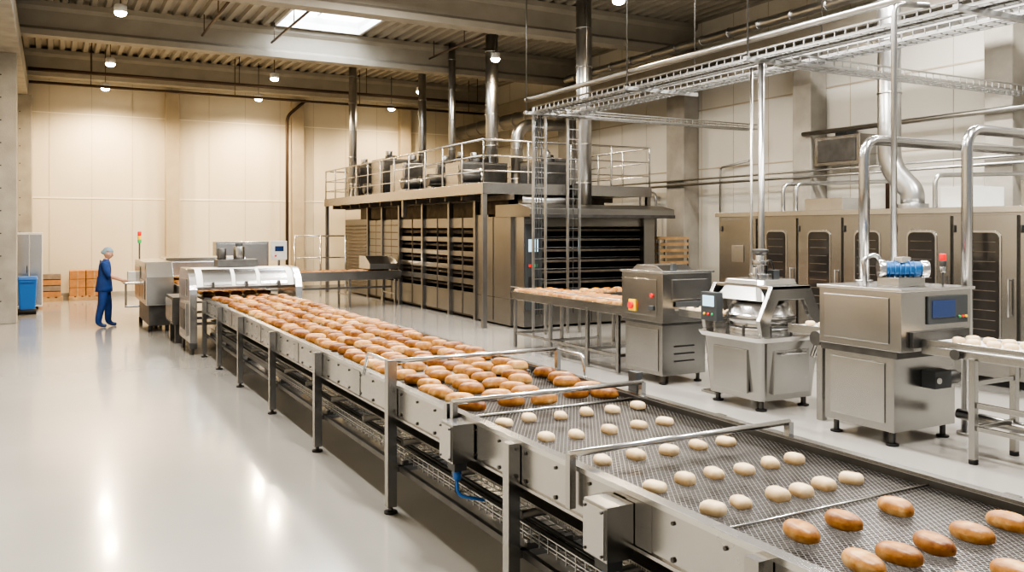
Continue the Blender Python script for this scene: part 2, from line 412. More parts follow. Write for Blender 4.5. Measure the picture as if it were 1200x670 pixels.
y=.32;row=0
xa,xb=XA+.066,XB-.066
while y<6.3:
    n=int((xb-xa)/.0125); pts=[(xa+(xb-xa)*i/n, y+(.0085 if (i+row)%2 else -.0085)) for i in range(n+1)]
    rib(pts,.0046,.902+(.001 if row%2 else 0)); y+=.0195; row+=1
me=D.meshes.new('wire_mesh_belt'); me.from_pydata(vs,[],fs); me.materials.append(M['galv']); me.update()
o=D.objects.new('wire_mesh_belt',me); scn.collection.objects.link(o)
b=B('wire_cable_basket')
for x in (2.02,2.08,2.14,2.2,2.26): b.box(x-.004,x+.004,.3,14.6,.395,.402,'galv')
for x in (2.0,2.28):
    for z in (.43,.47): b.box(x-.004,x+.004,.3,14.6,z,z+.007,'galv')
y=.35
while y<14.6:
    b.box(2.0,2.28,y-.003,y+.003,.39,.396,'galv'); b.box(1.997,2.003,y-.003,y+.003,.39,.475,'galv'); b.box(2.277,2.283,y-.003,y+.003,.39,.475,'galv'); y+=.09
b.tube([(2.1,.3,.415),(2.12,7,.415),(2.1,14.6,.415)],.012,'black',6); b.tube([(2.17,.3,.415),(2.15,7,.415),(2.18,14.6,.415)],.014,'dgrey',6)
for y in LEG: b.box(2.0,2.3,y-.015,y+.015,.375,.39,'steel'); b.box(2.0,2.3,y-.015,y+.015,.34,.375,'steel_d')
bo=b.done(); bo.location.x=.3

# ------------------------------------------------------------------ hood machine
b=B('loaf_transfer_hood')
def arc(cx,cz,r,a0,a1,n=8): return [(cx+r*math.cos(math.radians(a0+(a1-a0)*i/n)),cz+r*math.sin(math.radians(a0+(a1-a0)*i/n))) for i in range(n+1)]
prof=[(15.0,.2)]+[(15.0,.92)]+arc(15.42,1.0,.42,180,90)+arc(16.1,1.22,.2,90,0)+[(16.3,.2)]
b.prism(prof,2.02,2.14,'X','steel_l'); b.prism(prof,3.78,3.90,'X','steel_l')
outer=[(15.08,1.12)]+arc(15.45,1.03,.38,165,90)+[(16.1,1.41),(16.1,1.37)]+arc(15.45,1.02,.34,90,165)
b.prism(outer,2.14,3.78,'X','white')
for (xa_,xb_) in ((2.25,2.72),(2.78,3.14),(3.2,3.66)):
    b.prism([(15.075,1.14)]+arc(15.45,1.035,.385,162,105)+arc(15.45,1.03,.375,105,162),xa_,xb_,'X','steel')
b.box(2.14,3.78,16.1,16.2,1.0,1.4,'steel')
for x in (2.4,2.95,3.5): b.box(x-.02,x+.02,15.0,15.1,1.1,1.2,'steel_d')
b.box(1.98,2.02,15.2,15.9,.3,.85,'steel'); b.box(1.97,1.98,15.3,15.8,.4,.75,'steel_d')
b.box(2.0,2.02,15.35,15.9,.95,1.25,'steel')
for x in (2.05,3.83):
    for y in (15.1,16.2): b.cyl((x+.03,y,0),(x+.03,y,.2),.03,'steel_d',8)
b.box(2.02,2.14,15.0,15.1,.1,.2,'steel_d')
b.box(2.6,3.3,15.8,16.2,1.42,1.55,'steel_d'); b.cyl((2.7,16.0,1.55),(2.7,16.0,1.75),.08,'steel_d'); b.cyl((3.0,16.0,1.55),(3.0,16.0,1.78),.1,'steel'); b.cyl((3.0,16,1.78),(3.0,16,1.84),.06,'dgrey')
b.done(.008)
b=B('feed_conveyor')
b.box(XA,XA+.03,16.35,18.5,.72,.95,'steel'); b.box(XB-.03,XB,16.35,22.1,.72,.95,'steel'); b.box(XA+.03,XB-.03,15.02,22.1,.88,.902,'belt'); b.box(XA,XA+.03,18.5,22.1,.72,.95,'steel')
for y in (16.8,17.9,19.2,21.8):
    for x in (XA-.0,XB): b.box(x,x+.07,y-.035,y+.035,.03,.9,'steel'); b.cyl((x+.035,y,0),(x+.035,y,.03),.05,'black')
    b.box(XA,XB,y-.02,y+.02,.3,.35,'steel')
b.box(1.95,2.2,16.6,17.6,.35,.85,'steel_d'); b.box(1.93,1.95,16.65,17.55,.4,.8,'steel')
b.box(2.0,2.15,16.7,16.8,0,.35,'steel_d'); b.box(2.0,2.15,17.4,17.5,0,.35,'steel_d')
b.done(.006)
b=B('slicer_machine')
prof=[(18.6,.55),(18.6,1.12),(18.85,1.42),(21.2,1.42),(21.2,.55)]
b.prism(prof,1.68,2.2,'X','steel_l')
b.prism([(19.9,1.1),(19.9,1.38),(20.0,1.46),(21.2,1.46),(21.2,1.1)],2.2,3.9,'X','steel_l')
b.box(3.72,3.9,19.9,21.2,.1,1.1,'steel')
b.box(1.75,2.15,18.8,21.0,.12,.55,'steel_d')
b.box(1.66,1.68,18.9,19.7,.65,1.05,'steel'); b.box(1.66,1.68,19.8,21.0,.65,1.3,'steel')
for x in (1.78,2.1):
    for y in (18.85,20.95): b.cyl((x,y,0),(x,y,.12),.04,'black')
b.prism([(19.85,.92),(19.85,.96),(20.75,.96),(20.75,.92)],1.36,1.7,'X','steel_l'); b.box(1.38,1.42,19.9,19.95,.45,.92,'steel'); b.box(1.38,1.68,19.9,19.95,.42,.46,'steel')
b.box(1.5,1.68,20.7,21.0,.95,1.15,'white')
b.tube([(1.75,20.9,1.42),(1.75,20.9,1.95)],.018,'steel_d',8); b.cyl((1.75,20.9,1.78),(1.75,20.9,1.86),.04,'green'); b.cyl((1.75,20.9,1.86),(1.75,20.9,1.94),.04,'yellow'); b.cyl((1.75,20.9,1.94),(1.75,20.9,2.04),.04,'red')
b.done(.012)
b=B('cross_conveyor')
b.box(1.9,8.5,22.15,22.19,.72,.96,'steel'); b.box(1.9,8.5,23.15,23.19,.72,.96,'steel'); b.box(1.9,8.5,22.19,23.15,.88,.902,'belt')
for x in (2.2,4.2,5.6,7.0,8.3):
    for y in (22.15,23.12): b.box(x,x+.06,y,y+.06,0,.75,'steel')
    b.box(x+.01,x+.05,22.2,23.1,.3,.34,'steel')
b.box(4.5,8.2,22.1,22.14,.5,.55,'steel_d')
b.prism([(22.2,1.0),(22.2,1.15),(22.6,1.35),(23.1,1.35),(23.1,1.0)],7.6,8.4,'X','steel_l')
b.done(.005)
b=B('steel_cabinet'); b.box(3.9,5.3,24.0,24.5,.1,1.75,'steel'); b.box(3.95,4.58,23.98,24.0,.2,1.7,'steel_h'); b.box(4.62,5.25,23.98,24.0,.2,1.7,'steel_h')
for x in (4.0,5.2): b.box(x-.04,x+.04,24.05,24.45,0,.1,'black')
b.done(.006)
b=B('control_box'); b.box(5.6,6.05,25.0,25.2,1.2,1.75,'white'); b.box(5.7,5.95,24.985,25.0,1.45,1.6,'screen'); b.box(5.8,5.86,25.05,25.12,0,1.2,'steel'); b.cyl((5.72,24.98,1.32),(5.72,25,1.32),.03,'red'); b.done(.01)
b=B('guard_fence')
for x in (6.6,7.4,8.2): b.tube([(x,26.3,0),(x,26.3,1.9)],.03,'steel_l',8)
for z in (.5,1.2,1.88): b.tube([(6.6,26.3,z),(8.2,26.3,z)],.02,'steel_l',8)
b.done()

# ------------------------------------------------------------------ oven
b=B('tunnel_oven')
X0,X1=8.6,11.9
b.box(X0+.6,X1,17.4,27.6,.12,2.35,'oven_d')
b.box(X0+.05,X0+.6,17.4,27.6,.05,.5,'oven_b')
b.box(X0,X0+.04,17.65,25.2,.10,.62,'oven')
for (z0,z1) in ((.80,.93),(1.12,1.24),(1.45,1.57),(1.78,1.90),(2.12,2.36)):
    b.box(X0,X0+.05,17.65,25.2,z0,z1,'oven')
    b.box(X0+.1,X0+.6,17.65,25.2,z0-.1,z0-.06,'oven_b')
for z in (1.02,1.35,1.68,2.0):
    b.cyl((X0+.12,17.65,z),(X0+.12,25.2,z),.022,'oven_b',8)
for y in (25.2,23.9,22.5,20.8,19.1,17.65):
    b.box(X0-.06,X0+.06,y-.05,y+.05,0,2.9,'oven')
for y in (24.5,23.2,21.6,19.9,18.4):
    b.box(X0-.015,X0+.03,y-.012,y+.012,.1,2.36,'oven_b')
b.box(X0-.01,X0+.02,22.6,25.1,1.2,2.3,'oven')
for z in (1.4,1.6,1.8,2.0,2.2): b.box(X0-.03,X0-.008,22.65,25.05,z-.012,z+.012,'oven_b')
b.box(X0-.0,X0+.6,25.25,27.6,.05,2.4,'oven')
z=.3
while z<2.2: b.box(X0-.03,X0,25.4,27.5,z,z+.05,'oven_b',rot=(.4,'Y')); z+=.11
b.box(X0-.02,X0+.7,15.95,17.6,.04,2.42,'oven'); b.box(X0-.028,X0-.02,16.75,16.77,.1,2.4,'oven_d'); b.box(X0-.028,X0-.02,16.0,17.55,.6,.61,'oven_d')
b.box(X0+.5,X1-.2,17,27.5,2.36,2.84,'oven_b')
b.box(X0,X0+.1,16,27.6,2.72,2.84,'oven_b'); 
y=17.4
while y<27.5: b.box(X0-.5,X1+.3,y-.04,y+.04,2.74,2.85,'oven_b'); y+=.9
b.box(X0+.7,X1+.1,16.6,17.4,.05,2.35,'oven_d')
b.box(X0+.05,X0+.50,15.5,15.98,.05,2.4,'steel'); b.box(X0+.08,X0+.47,15.485,15.5,.4,2.2,'dgrey')
b.box(X0+.15,X0+.40,15.47,15.485,1.62,1.88,'screenw'); b.box(X0+.15,X0+.21,15.47,15.485,1.3,1.36,'red'); b.box(X0+.3,X0+.36,15.47,15.485,1.3,1.36,'green'); b.box(X0+.15,X0+.4,15.47,15.485,.6,1.1,'black')
b.box(X1-.15,X1+.15,15.5,16.6,.05,2.4,'oven'); b.box(X0+.50,X1-.15,15.6,16.6,.05,.75,'oven')
for x in (9.6,10.4,11.1): b.box(x-.008,x+.008,15.59,15.6,.08,.74,'oven_d')
b.box(X0+.50,X1-.15,15.6,15.66,2.15,2.4,'oven')
for z in (.95,1.18,1.41,1.64,1.87,2.08):
    b.box(X0+.50,X1-.15,15.72,16.6,z-.02,z+.02,'oven_d'); b.box(X0+.50,X1-.15,15.66,15.72,z-.03,z+.02,'oven_b')
    b.cyl((X0+.50,15.69,z+.06),(X1-.15,15.69,z+.06),.014,'steel_d',8)
b.box(X0-.02,X1+.2,15.5,17.0,2.36,2.42,'oven')
b.prism([(15.05,2.35),(15.05,2.52),(15.5,2.62),(16.6,2.62),(16.6,2.35)],X0-.05,X1+.35,'X','oven')
b.box(X0-.06,X1+.36,15.03,15.06,2.33,2.40,'steel_d')
b.tube([(9.0,16.3,2.75),(9.6,16.3,2.72),(10.3,16.2,2.74)],.12,'galv',14)
b.box(8.0,12.4,16.1,27.9,2.86,2.99,'oven'); b.box(7.99,12.41,16.08,16.1,2.84,3.08,'steel'); b.box(7.98,8.0,16.08,27.9,2.84,3.08,'steel')
for (x,y) in ((8.05,16.15),(12.35,16.15),(8.05,27.8),(8.05,20.8)):
    b.box(x-.05,x+.05,y-.05,y+.05,0 if y<17 or y>27 else 2.4,2.86,'oven')
def rail(b,p,q,n):
    p=Vector(p);q=Vector(q)
    for i in range(n+1):
        c=p.lerp(q,i/n); b.cyl(c,c+Vector((0,0,1.0)),.022,'steel_l',8)
    for h in (1.0,.66,.34): b.cyl(p+Vector((0,0,h)),q+Vector((0,0,h)),.022 if h==1 else .015,'steel_l',8)
rail(b,(8.02,16.12,2.99),(8.02,27.85,2.99),11); rail(b,(8.02,16.12,2.99),(12.38,16.12,2.99),4); rail(b,(12.38,16.12,2.99),(12.38,27.85,2.99),11); rail(b,(8.02,27.85,2.99),(12.38,27.85,2.99),4)
for (x,y,w,l,h,k) in ((9.0,26.6,1.0,1.4,1.1,'steel'),(9.1,24.6,.9,1.0,1.2,'steel'),(9.2,22.9,1.1,1.1,.95,'steel'),(9.4,21.1,1.0,1.0,.8,'oven'),(9.4,19.3,1.3,.9,.75,'steel'),(10.6,17.8,1.1,.8,.7,'oven'),(11.2,24,1,3,1.2,'steel'),(11.4,19.2,.8,1.5,.9,'steel')):
    b.box(x-w/2,x+w/2,y-l/2,y+l/2,2.99,2.99+h,k); b.box(x-w/2+.06,x+w/2-.06,y-l/2-.012,y-l/2,3.05,2.99+h-.06,'steel_d'); b.box(x-w/2-.012,x-w/2,y-l/2+.08,y+l/2-.08,3.08,2.99+h-.08,'steel_h')
    b.cyl((x,y,2.99+h),(x,y,3.12+h),.18,'steel_d',16); b.cyl((x-.1,y-.1,3.12+h),(x-.1,y-.1,3.25+h),.1,'galv',14)
for y in (18.3,20.3,22.1,25.4): 
    b.cyl((8.5,y,3.35),(8.95,y,3.35),.16,'steel_d',16); b.cyl((8.95,y,3.35),(9.05,y,3.35),.2,'steel',16); b.box(8.55,8.9,y-.1,y+.1,2.99,3.2,'steel')
b.done(.006)

def duct(name,pts,r,fillet=.3,rings=True,k='galv'):
    b=B(name); b.tube(pts,r,k,20,fillet)
    P=[Vector(p) for p in pts]
    if rings:
        for p,q in zip(P,P[1:]):
            d=(q-p); L=d.length; d.normalize(); t=.5
            while t<L-.35:
                c=p+d*t; b.cyl(c-d*.012,c+d*.012,r+.014,k,20); t+=.85
    return b.done()
duct('exhaust_flue',[(8.35,26.0,2.99),(8.35,26.0,ZR)],.125)
duct('exhaust_flue',[(10.5,20.6,2.99),(10.5,20.6,ZR)],.17)
duct('exhaust_flue',[(10.0,22.1,2.99),(10.0,22.1,ZR)],.10)
duct('exhaust_flue',[(10.0,24.3,2.99),(10.0,24.3,ZR)],.12)
duct('exhaust_flue',[(11.5,21.0,2.99),(11.5,21.0,5.0),(13.0,21.0,5.1)],.17,.45)
duct('exhaust_flue',[(10.3,15.75,2.6),(10.3,15.75,ZR)],.17)
duct('ventilation_duct',[(13.2,28.8,5.6),(13.2,-3,5.6)],.24)
duct('ventilation_duct',[(12.5,20,6.2),(12.5,-3,6.2)],.10)
duct('exhaust_flue',[(12.0,9.3,ZR),(12.0,9.3,3.1),(12.1,8.95,2.7),(12.1,8.95,2.5)],.18,.3)

# ------------------------------------------------------------------ cable trays
b=B('overhead_cable_tray')
def tray(p0,p1,axis,c,z,w=.3,h=.1,step=.16):
    r=.011
    for off in (-w/2,-w/6,w/6,w/2):
        for zz in ((z,z+h) if abs(off)==w/2 else (z,)):
            if axis=='Y': b.box(c+off-r,c+off+r,p0,p1,zz-r,zz+r,'galv')
            else: b.box(p0,p1,c+off-r,c+off+r,zz-r,zz+r,'galv')
    t=p0
    while t<=p1:
        q=.006
        if axis=='Y':
            b.box(c-w/2,c+w/2,t-q,t+q,z-q,z+q,'galv')
            for s_ in (-w/2,w/2): b.box(c+s_-q,c+s_+q,t-q,t+q,z,z+h,'galv')
        else:
            b.box(t-q,t+q,c-w/2,c+w/2,z-q,z+q,'galv')
            for s_ in (-w/2,w/2): b.box(t-q,t+q,c+s_-q,c+s_+q,z,z+h,'galv')
        t+=step
tray(1.0,14.6,'Y',8.5,4.4); tray(1.0,14.6,'Y',9.3,4.4); tray(9.3,14.05,'X',14.5,4.35); tray(8.5,9.3,'X',14.5,4.35)
tray(8.6,14.05,'X',8.3,4.3)
b.tube([(8.2,14.6,4.62),(8.2,1,4.62)],.045,'galv',10); b.tube([(8.95,14.6,4.5),(8.95,1,4.5)],.03,'galv',8)
for (x,y) in ((8.36,14.6),(8.64,14.6),(9.16,14.6),(9.44,14.6)):
    b.box(x-.022,x+.022,y-.022,y+.022,0,4.5,'galv')
z=.5
while z<4.4:
    b.box(8.36,8.64,14.59,14.61,z,z+.015,'galv'); b.box(9.16,9.44,14.59,14.61,z,z+.015,'galv'); z+=.2
for x in (8.44,8.5,8.56,9.3): b.tube([(x,14.62,.4),(x,14.62,4.45)],.013,'dgrey',6)
for y in (14.5,11.2,8.5,5.5,2.5):
    b.box(8.1,9.6,y-.03,y+.03,4.33,4.39,'galv')
    for x in (8.15,9.55): b.cyl((x,y,4.35),(x,y,ZR if abs(y-5.5)>.5 else 6.56),.01,'steel_d',6)
for x in (8.45,8.5,8.56,9.25,9.33): b.tube([(x,1,4.43),(x+.02,8,4.43),(x,14.5,4.43)],.015,'dgrey',6)
b.cyl((8.5,8.6,0),(8.5,8.6,4.4),.042,'galv',14); b.cyl((8.8,9.1,0),(8.8,9.1,4.4),.02,'galv',10)
b.tube([(7.75,5.95,1.53),(7.75,5.95,4.45),(8.3,5.95,4.5)],.03,'galv',10,fillet=.1)
b.done()
b=B('process_pipe')
b.tube([(7.6,6.2,1.53),(7.6,6.2,3.05),(14.3,6.2,3.05)],.055,'steel_h',14,fillet=.22)
b.cyl((7.6,6.2,1.53),(7.6,6.2,1.56),.09,'steel',16)
b.done()
b=B('process_pipe')
b.tube([(8.23,5.46,0),(8.23,5.46,3.12),(14.0,5.46,3.12)],.055,'steel_h',14,fillet=.22)
b.cyl((8.23,5.46,0),(8.23,5.46,.03),.10,'steel',16); b.done()
b=B('wall_conduit')
b.tube([(14.05,21,3.2),(14.05,5,3.2)],.03,'galv',8); b.tube([(14.05,21,3.32),(14.05,5,3.32)],.022,'galv',8); b.tube([(14.45,16,2.0),(14.45,16,3.6),(14.45,15,3.7)],.03,'galv',8,fillet=.1)
b.tube([(14.42,18.5,.2),(14.42,18.5,3.1),(14.42,19.2,3.1),(14.42,19.2,.2)],.03,'galv',8,fillet=.2)
b.tube([(14.4,7.8,2),(14.4,7.8,6.1)],.05,'pipe_b',8); b.tube([(14.4,11.2,2),(14.4,11.2,6.1)],.04,'pipe_b',8)
b.tube([(14.03,13.0,4.1),(14.03,5,4.1)],.05,'galv',8)
b.done()
b=B('electrical_box'); b.box(14.1,14.58,11.6,12.75,3.4,4.0,'steel'); b.box(14.08,14.1,11.7,12.65,3.47,3.93,'steel_d'); b.box(14.2,14.5,12.0,12.3,4.0,4.15,'dgrey'); b.done(.01)

# ------------------------------------------------------------------ proofer cabinets
b=B('proofing_cabinet')
b.box(11.04,13.2,4.0,12.25,.12,2.32,'steel'); b.box(11.12,13.1,4.05,12.2,0,.12,'black')
b.box(10.98,13.2,3.98,12.3,2.32,2.40,'steel_l')
yc=11.7
for k in range(9):
    b.box(10.99,11.04,yc-.44,yc+.44,.16,2.28,'steel')
    if k>0:
        b.prism(rrect(yc,1.33,.48,1.50,.10),10.978,10.992,'X','steel_l'); b.prism(rrect(yc,1.33,.42,1.44,.08),10.968,10.979,'X','glassd')
        for z in [ .75+.13*i for i in range(10)]: b.box(10.965,10.969,yc-.17,yc+.17,z,z+.010,'oven_b')
    else:
        b.box(10.97,10.99,yc-.15,yc+.15,1.5,1.8,'steel_l')
    b.cyl((10.94,yc-.36,.95),(10.94,yc-.36,1.45),.014,'steel_l',8)
    for z in (.97,1.43): b.cyl((10.94,yc-.36,z),(10.99,yc-.36,z),.01,'steel_l',8)
    for z in (.4,2.1): b.cyl((10.98,yc+.42,z-.05),(10.98,yc+.42,z+.05),.016,'steel_d',8)
    yc-=.93
b.box(11.6,12.3,9.9,10.7,2.4,2.62,'steel_l'); b.box(11.4,11.9,6.2,6.8,2.4,2.75,'steel'); b.box(11.3,12.0,7.4,7.9,2.4,2.7,'white')
b.cyl((12.1,8.95,2.38),(12.1,8.95,2.5),.24,'galv',20)
for y in (11.2,10.9,8.2): b.tube([(11.6,y,2.4),(11.6,y,2.9),(14.0,y,3.0)],.035,'galv',8,fillet=.15)
b.done(.008)

# ------------------------------------------------------------------ dough line machines
def feet(b,x0,x1,y0,y1,h,r=.02):
    for x in (x0,x1):
        for y in (y0,y1): b.cyl((x,y,0),(x,y,h),r,'steel_d',8); b.cyl((x,y,0),(x,y,.02),r*2.2,'black',12)
b=B('bread_outfeed_conveyor')
for x in (7.18,8.14): b.box(x,x+.03,9.97,13.35,.86,1.0,'steel_h')
b.box(7.2,8.15,9.97,13.35,.94,.97,'belt')
b.box(8.17,10.9,12.2,12.23,.86,1.0,'steel_h'); b.box(8.17,10.9,13.1,13.13,.86,1.0,'steel_h'); b.box(8.17,10.9,12.23,13.1,.94,.97,'belt')
b.box(7.18,8.2,13.32,13.35,.86,1.0,'steel_h')
for y in (10.1,10.9,12.0,13.2):
    for x in (7.17,8.13): b.box(x,x+.05,y-.03,y+.03,.02,.9,'steel')
    b.box(7.2,8.15,y-.02,y+.02,.25,.29,'steel')
for x in (9.2,10.8):
    for y in (12.2,13.1): b.box(x,x+.05,y-.02,y+.03,.0,.9,'steel')
b.box(7.18,7.22,10.1,13.2,.25,.29,'steel')
b.tube([(7.15,9.97,1.08),(7.15,13.3,1.08)],.01,'steel_l',6)
b.done(.004)

b=B('dough_divider')
b.box(7.2,7.95,9.1,9.93,.12,.80,'steel'); b.box(7.16,7.99,9.05,9.95,.80,.84,'steel_d'); b.box(7.15,8.0,9.03,9.95,.84,1.50,'steel')
b.box(7.12,8.03,9.0,9.96,1.50,1.53,'steel_l')
b.box(7.14,7.15,9.15,9.88,.92,1.42,'steel_h'); b.box(7.185,7.2,9.18,9.85,.18,.74,'steel_h')
b.box(7.12,7.14,9.6,9.75,.96,1.12,'yellow'); b.cyl((7.08,9.675,1.04),(7.12,9.675,1.04),.05,'red',14)
b.box(7.12,7.14,9.2,9.3,1.0,1.06,'dgrey'); b.cyl((7.12,9.25,1.2),(7.14,9.25,1.2),.03,'red',12)
b.box(7.3,7.9,9.01,9.03,1.15,1.42,'steel_h'); b.box(7.35,7.85,8.99,9.01,1.05,1.12,'dgrey')
b.prism([(9.2,1.53),(9.4,1.60),(9.8,1.60),(9.9,1.53)],7.3,7.85,'X','steel'); b.box(7.4,7.46,9.12,9.18,1.53,1.63,'dgrey')
for z in (.3,.4,.5): b.box(7.4,7.75,9.09,9.1,z,z+.02,'black')
feet(b,7.28,7.88,9.18,9.85,.12,.025); b.done(.012)

b=B('transfer_conveyor')
for x in (7.38,7.82): b.box(x,x+.02,8.22,8.98,.94,1.03,'steel_l')
b.box(7.4,7.82,8.22,8.98,.99,1.0,'belt_w'); b.box(7.5,7.7,8.4,8.44,.0,.94,'steel'); b.box(7.4,7.8,8.3,8.55,0,.03,'steel')
b.done(.004)
b=B('transfer_conveyor')
for x in (7.3,7.62): b.box(x,x+.02,6.31,6.98,.94,1.04,'steel_l')
b.box(7.32,7.62,6.31,6.98,1.0,1.015,'belt_w'); b.cyl((7.2,6.5,.93),(7.3,6.5,.93),.08,'steel_d',14); b.box(7.42,7.5,6.6,6.68,0,.95,'steel')
b.done(.004)

cx,cy=7.55,7.66
b=B('dough_rounder')
taper(b,cx,cy,.12,.80,.86,.90,.96,1.0,'steel'); taper(b,cx,cy,.80,.86,1.02,1.06,1.08,1.12,'steel_l')
b.box(cx-.49,cx-.45,cy-.28,cy+.28,.2,.7,'steel_h'); b.box(cx-.28,cx+.28,cy-.50,cy-.46,.2,.7,'steel_h'); b.cyl((cx-.2,cy-.53,.66),(cx+.2,cy-.53,.66),.012,'steel_l',8)
feet(b,cx-.34,cx+.34,cy-.36,cy+.36,.12,.03)
b.lathe([(.40,.86),(.40,.93),(.36,.95),(.36,1.00),(.41,1.0),(.41,1.08),(.38,1.10),(.36,1.18),(.30,1.24),(.10,1.26)],(cx,cy,0),'steel_l',36)
b.lathe([(.385,.935),(.385,.95)],(cx,cy,0),'dgrey',32); b.lathe([(.415,1.03),(.415,1.05)],(cx,cy,0),'steel_d',32)
for a in range(8):
    t=a*math.pi/4+.3; b.cyl((cx+.40*math.cos(t),cy+.40*math.sin(t),.86),(cx+.40*math.cos(t),cy+.40*math.sin(t),.97),.018,'steel_d',8)
for sy in (-1,1):
    y0,y1=sorted((cy+sy*.50,cy+sy*.44))
    b.prism([(cx-.46,.86),(cx-.50,1.05),(cx-.30,1.44),(cx+.30,1.44),(cx+.50,1.05),(cx+.46,.86),(cx+.34,.86),(cx+.34,1.02),(cx+.20,1.28),(cx-.20,1.28),(cx-.34,1.02),(cx-.34,.86)],y0,y1,'Y','steel')
b.prism([(cy-.50,1.40),(cy-.50,1.44),(cy+.50,1.44),(cy+.50,1.40)],cx-.30,cx+.30,'X','steel_h')
taper(b,cx,cy,1.26,1.42,.78,.82,.62,.64,'steel',.08); taper(b,cx,cy,1.44,1.50,.64,.66,.60,.62,'steel_l',.08)
b.cyl((cx,cy,1.5),(cx,cy,1.56),.14,'steel',20); b.cyl((cx,cy,1.56),(cx,cy,1.78),.055,'steel_l',16); b.cyl((cx,cy,1.66),(cx,cy,1.72),.10,'steel',18); b.lathe([(.05,1.78),(.1,1.82),(.1,1.85),(.03,1.86)],(cx,cy,0),'steel_d',18)
b.cyl((cx-.18,cy-.1,1.5),(cx-.18,cy-.1,1.64),.03,'steel_l',10); b.box(cx+.12,cx+.22,cy-.1,cy+.05,1.5,1.6,'dgrey'); b.tube([(cx+.1,cy,1.5),(cx+.1,cy,1.72),(cx+.3,cy+.1,1.70),(cx+.42,cy+.1,1.2)],.012,'black',8,fillet=.08)
b.box(cx-.60,cx-.50,cy+.10,cy+.38,1.00,1.34,'dgrey'); b.box(cx-.61,cx-.60,cy+.14,cy+.34,1.17,1.30,'screenw')
for j,k in enumerate(('green','red','yellow')): b.cyl((cx-.615,cy+.17+.07*j,1.08),(cx-.60,cy+.17+.07*j,1.08),.016,k,10)
b.tube([(cx-.50,cy+.24,1.15),(cx-.40,cy+.24,1.2)],.02,'steel',8)
b.tube([(cx+.42,cy-.6,1.0),(cx+.2,cy-.62,.62)],.028,'steel_l',8)
b.box(cx+.1,cx+.45,cy-.62,cy-.5,.90,.98,'steel')
b.done(.006)

b=B('dough_moulder')
b.box(7.1,8.02,5.45,6.28,.14,.86,'steel'); b.box(7.05,8.06,5.38,6.29,.86,.93,'steel_d'); b.box(7.03,8.08,5.32,6.29,.93,1.50,'steel'); b.box(7.0,8.11,5.29,6.3,1.50,1.53,'steel_l')
b.box(7.015,7.03,5.45,6.22,1.0,1.44,'steel_h'); b.box(7.085,7.1,5.55,6.2,.22,.8,'steel_h')
b.box(7.4,8.0,5.30,5.32,1.18,1.45,'dgrey'); b.box(7.45,7.8,5.29,5.30,1.24,1.41,'screen')
for j in range(3): b.cyl((7.86+.05*j,5.28,1.24),(7.86+.05*j,5.30,1.24),.014,('green','red','yellow')[j],10)
b.box(7.15,8.0,5.28,5.32,.97,1.12,'steel_d')
b.box(7.95,8.12,5.7,5.95,.55,.78,'steel_d'); b.box(7.5,7.75,5.3,5.45,.55,.72,'dgrey'); b.cyl((7.75,5.37,.635),(7.9,5.37,.635),.07,'steel_d',14); b.cyl((7.55,5.28,.63),(7.55,5.3,.63),.03,'white',12)
feet(b,7.18,7.94,5.53,6.2,.14,.028)
b.cyl((7.35,5.75,1.70),(7.62,5.55,1.70),.075,'bluem',20); b.cyl((7.62,5.55,1.70),(7.68,5.505,1.70),.085,'steel_l',20); b.cyl((7.30,5.79,1.70),(7.35,5.75,1.70),.09,'steel_l',20)
for j in range(6):
    t=.1+j*.14; c=Vector((7.35+.27*t,5.75-.2*t,1.70)); d=Vector((.8,-.6,0)); b.cyl(c-d*.005,c+d*.005,.085,'bluem',20)
b.box(7.3,7.7,5.55,5.8,1.53,1.62,'steel'); b.tube([(7.25,5.9,1.53),(7.22,5.9,1.8),(7.35,5.85,1.85),(7.4,5.8,1.72)],.022,'steel_l',8,fillet=.06)
b.box(7.42,7.55,5.6,5.7,1.76,1.82,'steel_l')
b.tube([(7.9,5.5,1.53),(7.9,5.5,1.68)],.012,'steel_d',8); b.cyl((7.9,5.5,1.66),(7.9,5.5,1.72),.03,'steel_l'); b.cyl((7.9,5.5,1.72),(7.9,5.5,1.78),.032,'steel_d'); b.cyl((7.9,5.5,1.78),(7.9,5.5,1.85),.032,'red')
b.done(.012)

b=B('dough_conveyor')
for x in (7.25,7.84): b.box(x,x+.03,2.0,5.27,.92,1.06,'steel_h')
b.box(7.28,7.84,2.0,5.27,1.01,1.03,'belt_w')
b.tube([(7.22,2.0,1.0),(7.22,5.1,1.0)],.012,'steel_l',6)
for y in (4.75,2.8):
    for x in (7.22,7.83): b.box(x,x+.06,y-.03,y+.03,.04,.94,'steel'); b.cyl((x+.03,y,0),(x+.03,y,.04),.04,'black',12)
    b.box(7.28,7.83,y-.02,y+.02,.3,.34,'steel'); b.box(7.28,7.83,y-.02,y+.02,.7,.74,'steel')
b.box(7.24,7.28,2.8,4.75,.5,.55,'steel'); b.box(7.24,7.28,2.8,4.75,.30,.34,'steel')
b.cyl((7.2,4.9,.96),(7.26,4.9,.96),.05,'steel_d',16)
b.tube([(7.8,5.27,.3),(7.8,4.8,.28),(7.8,3,.28)],.05,'steel',10)
b.done(.004)

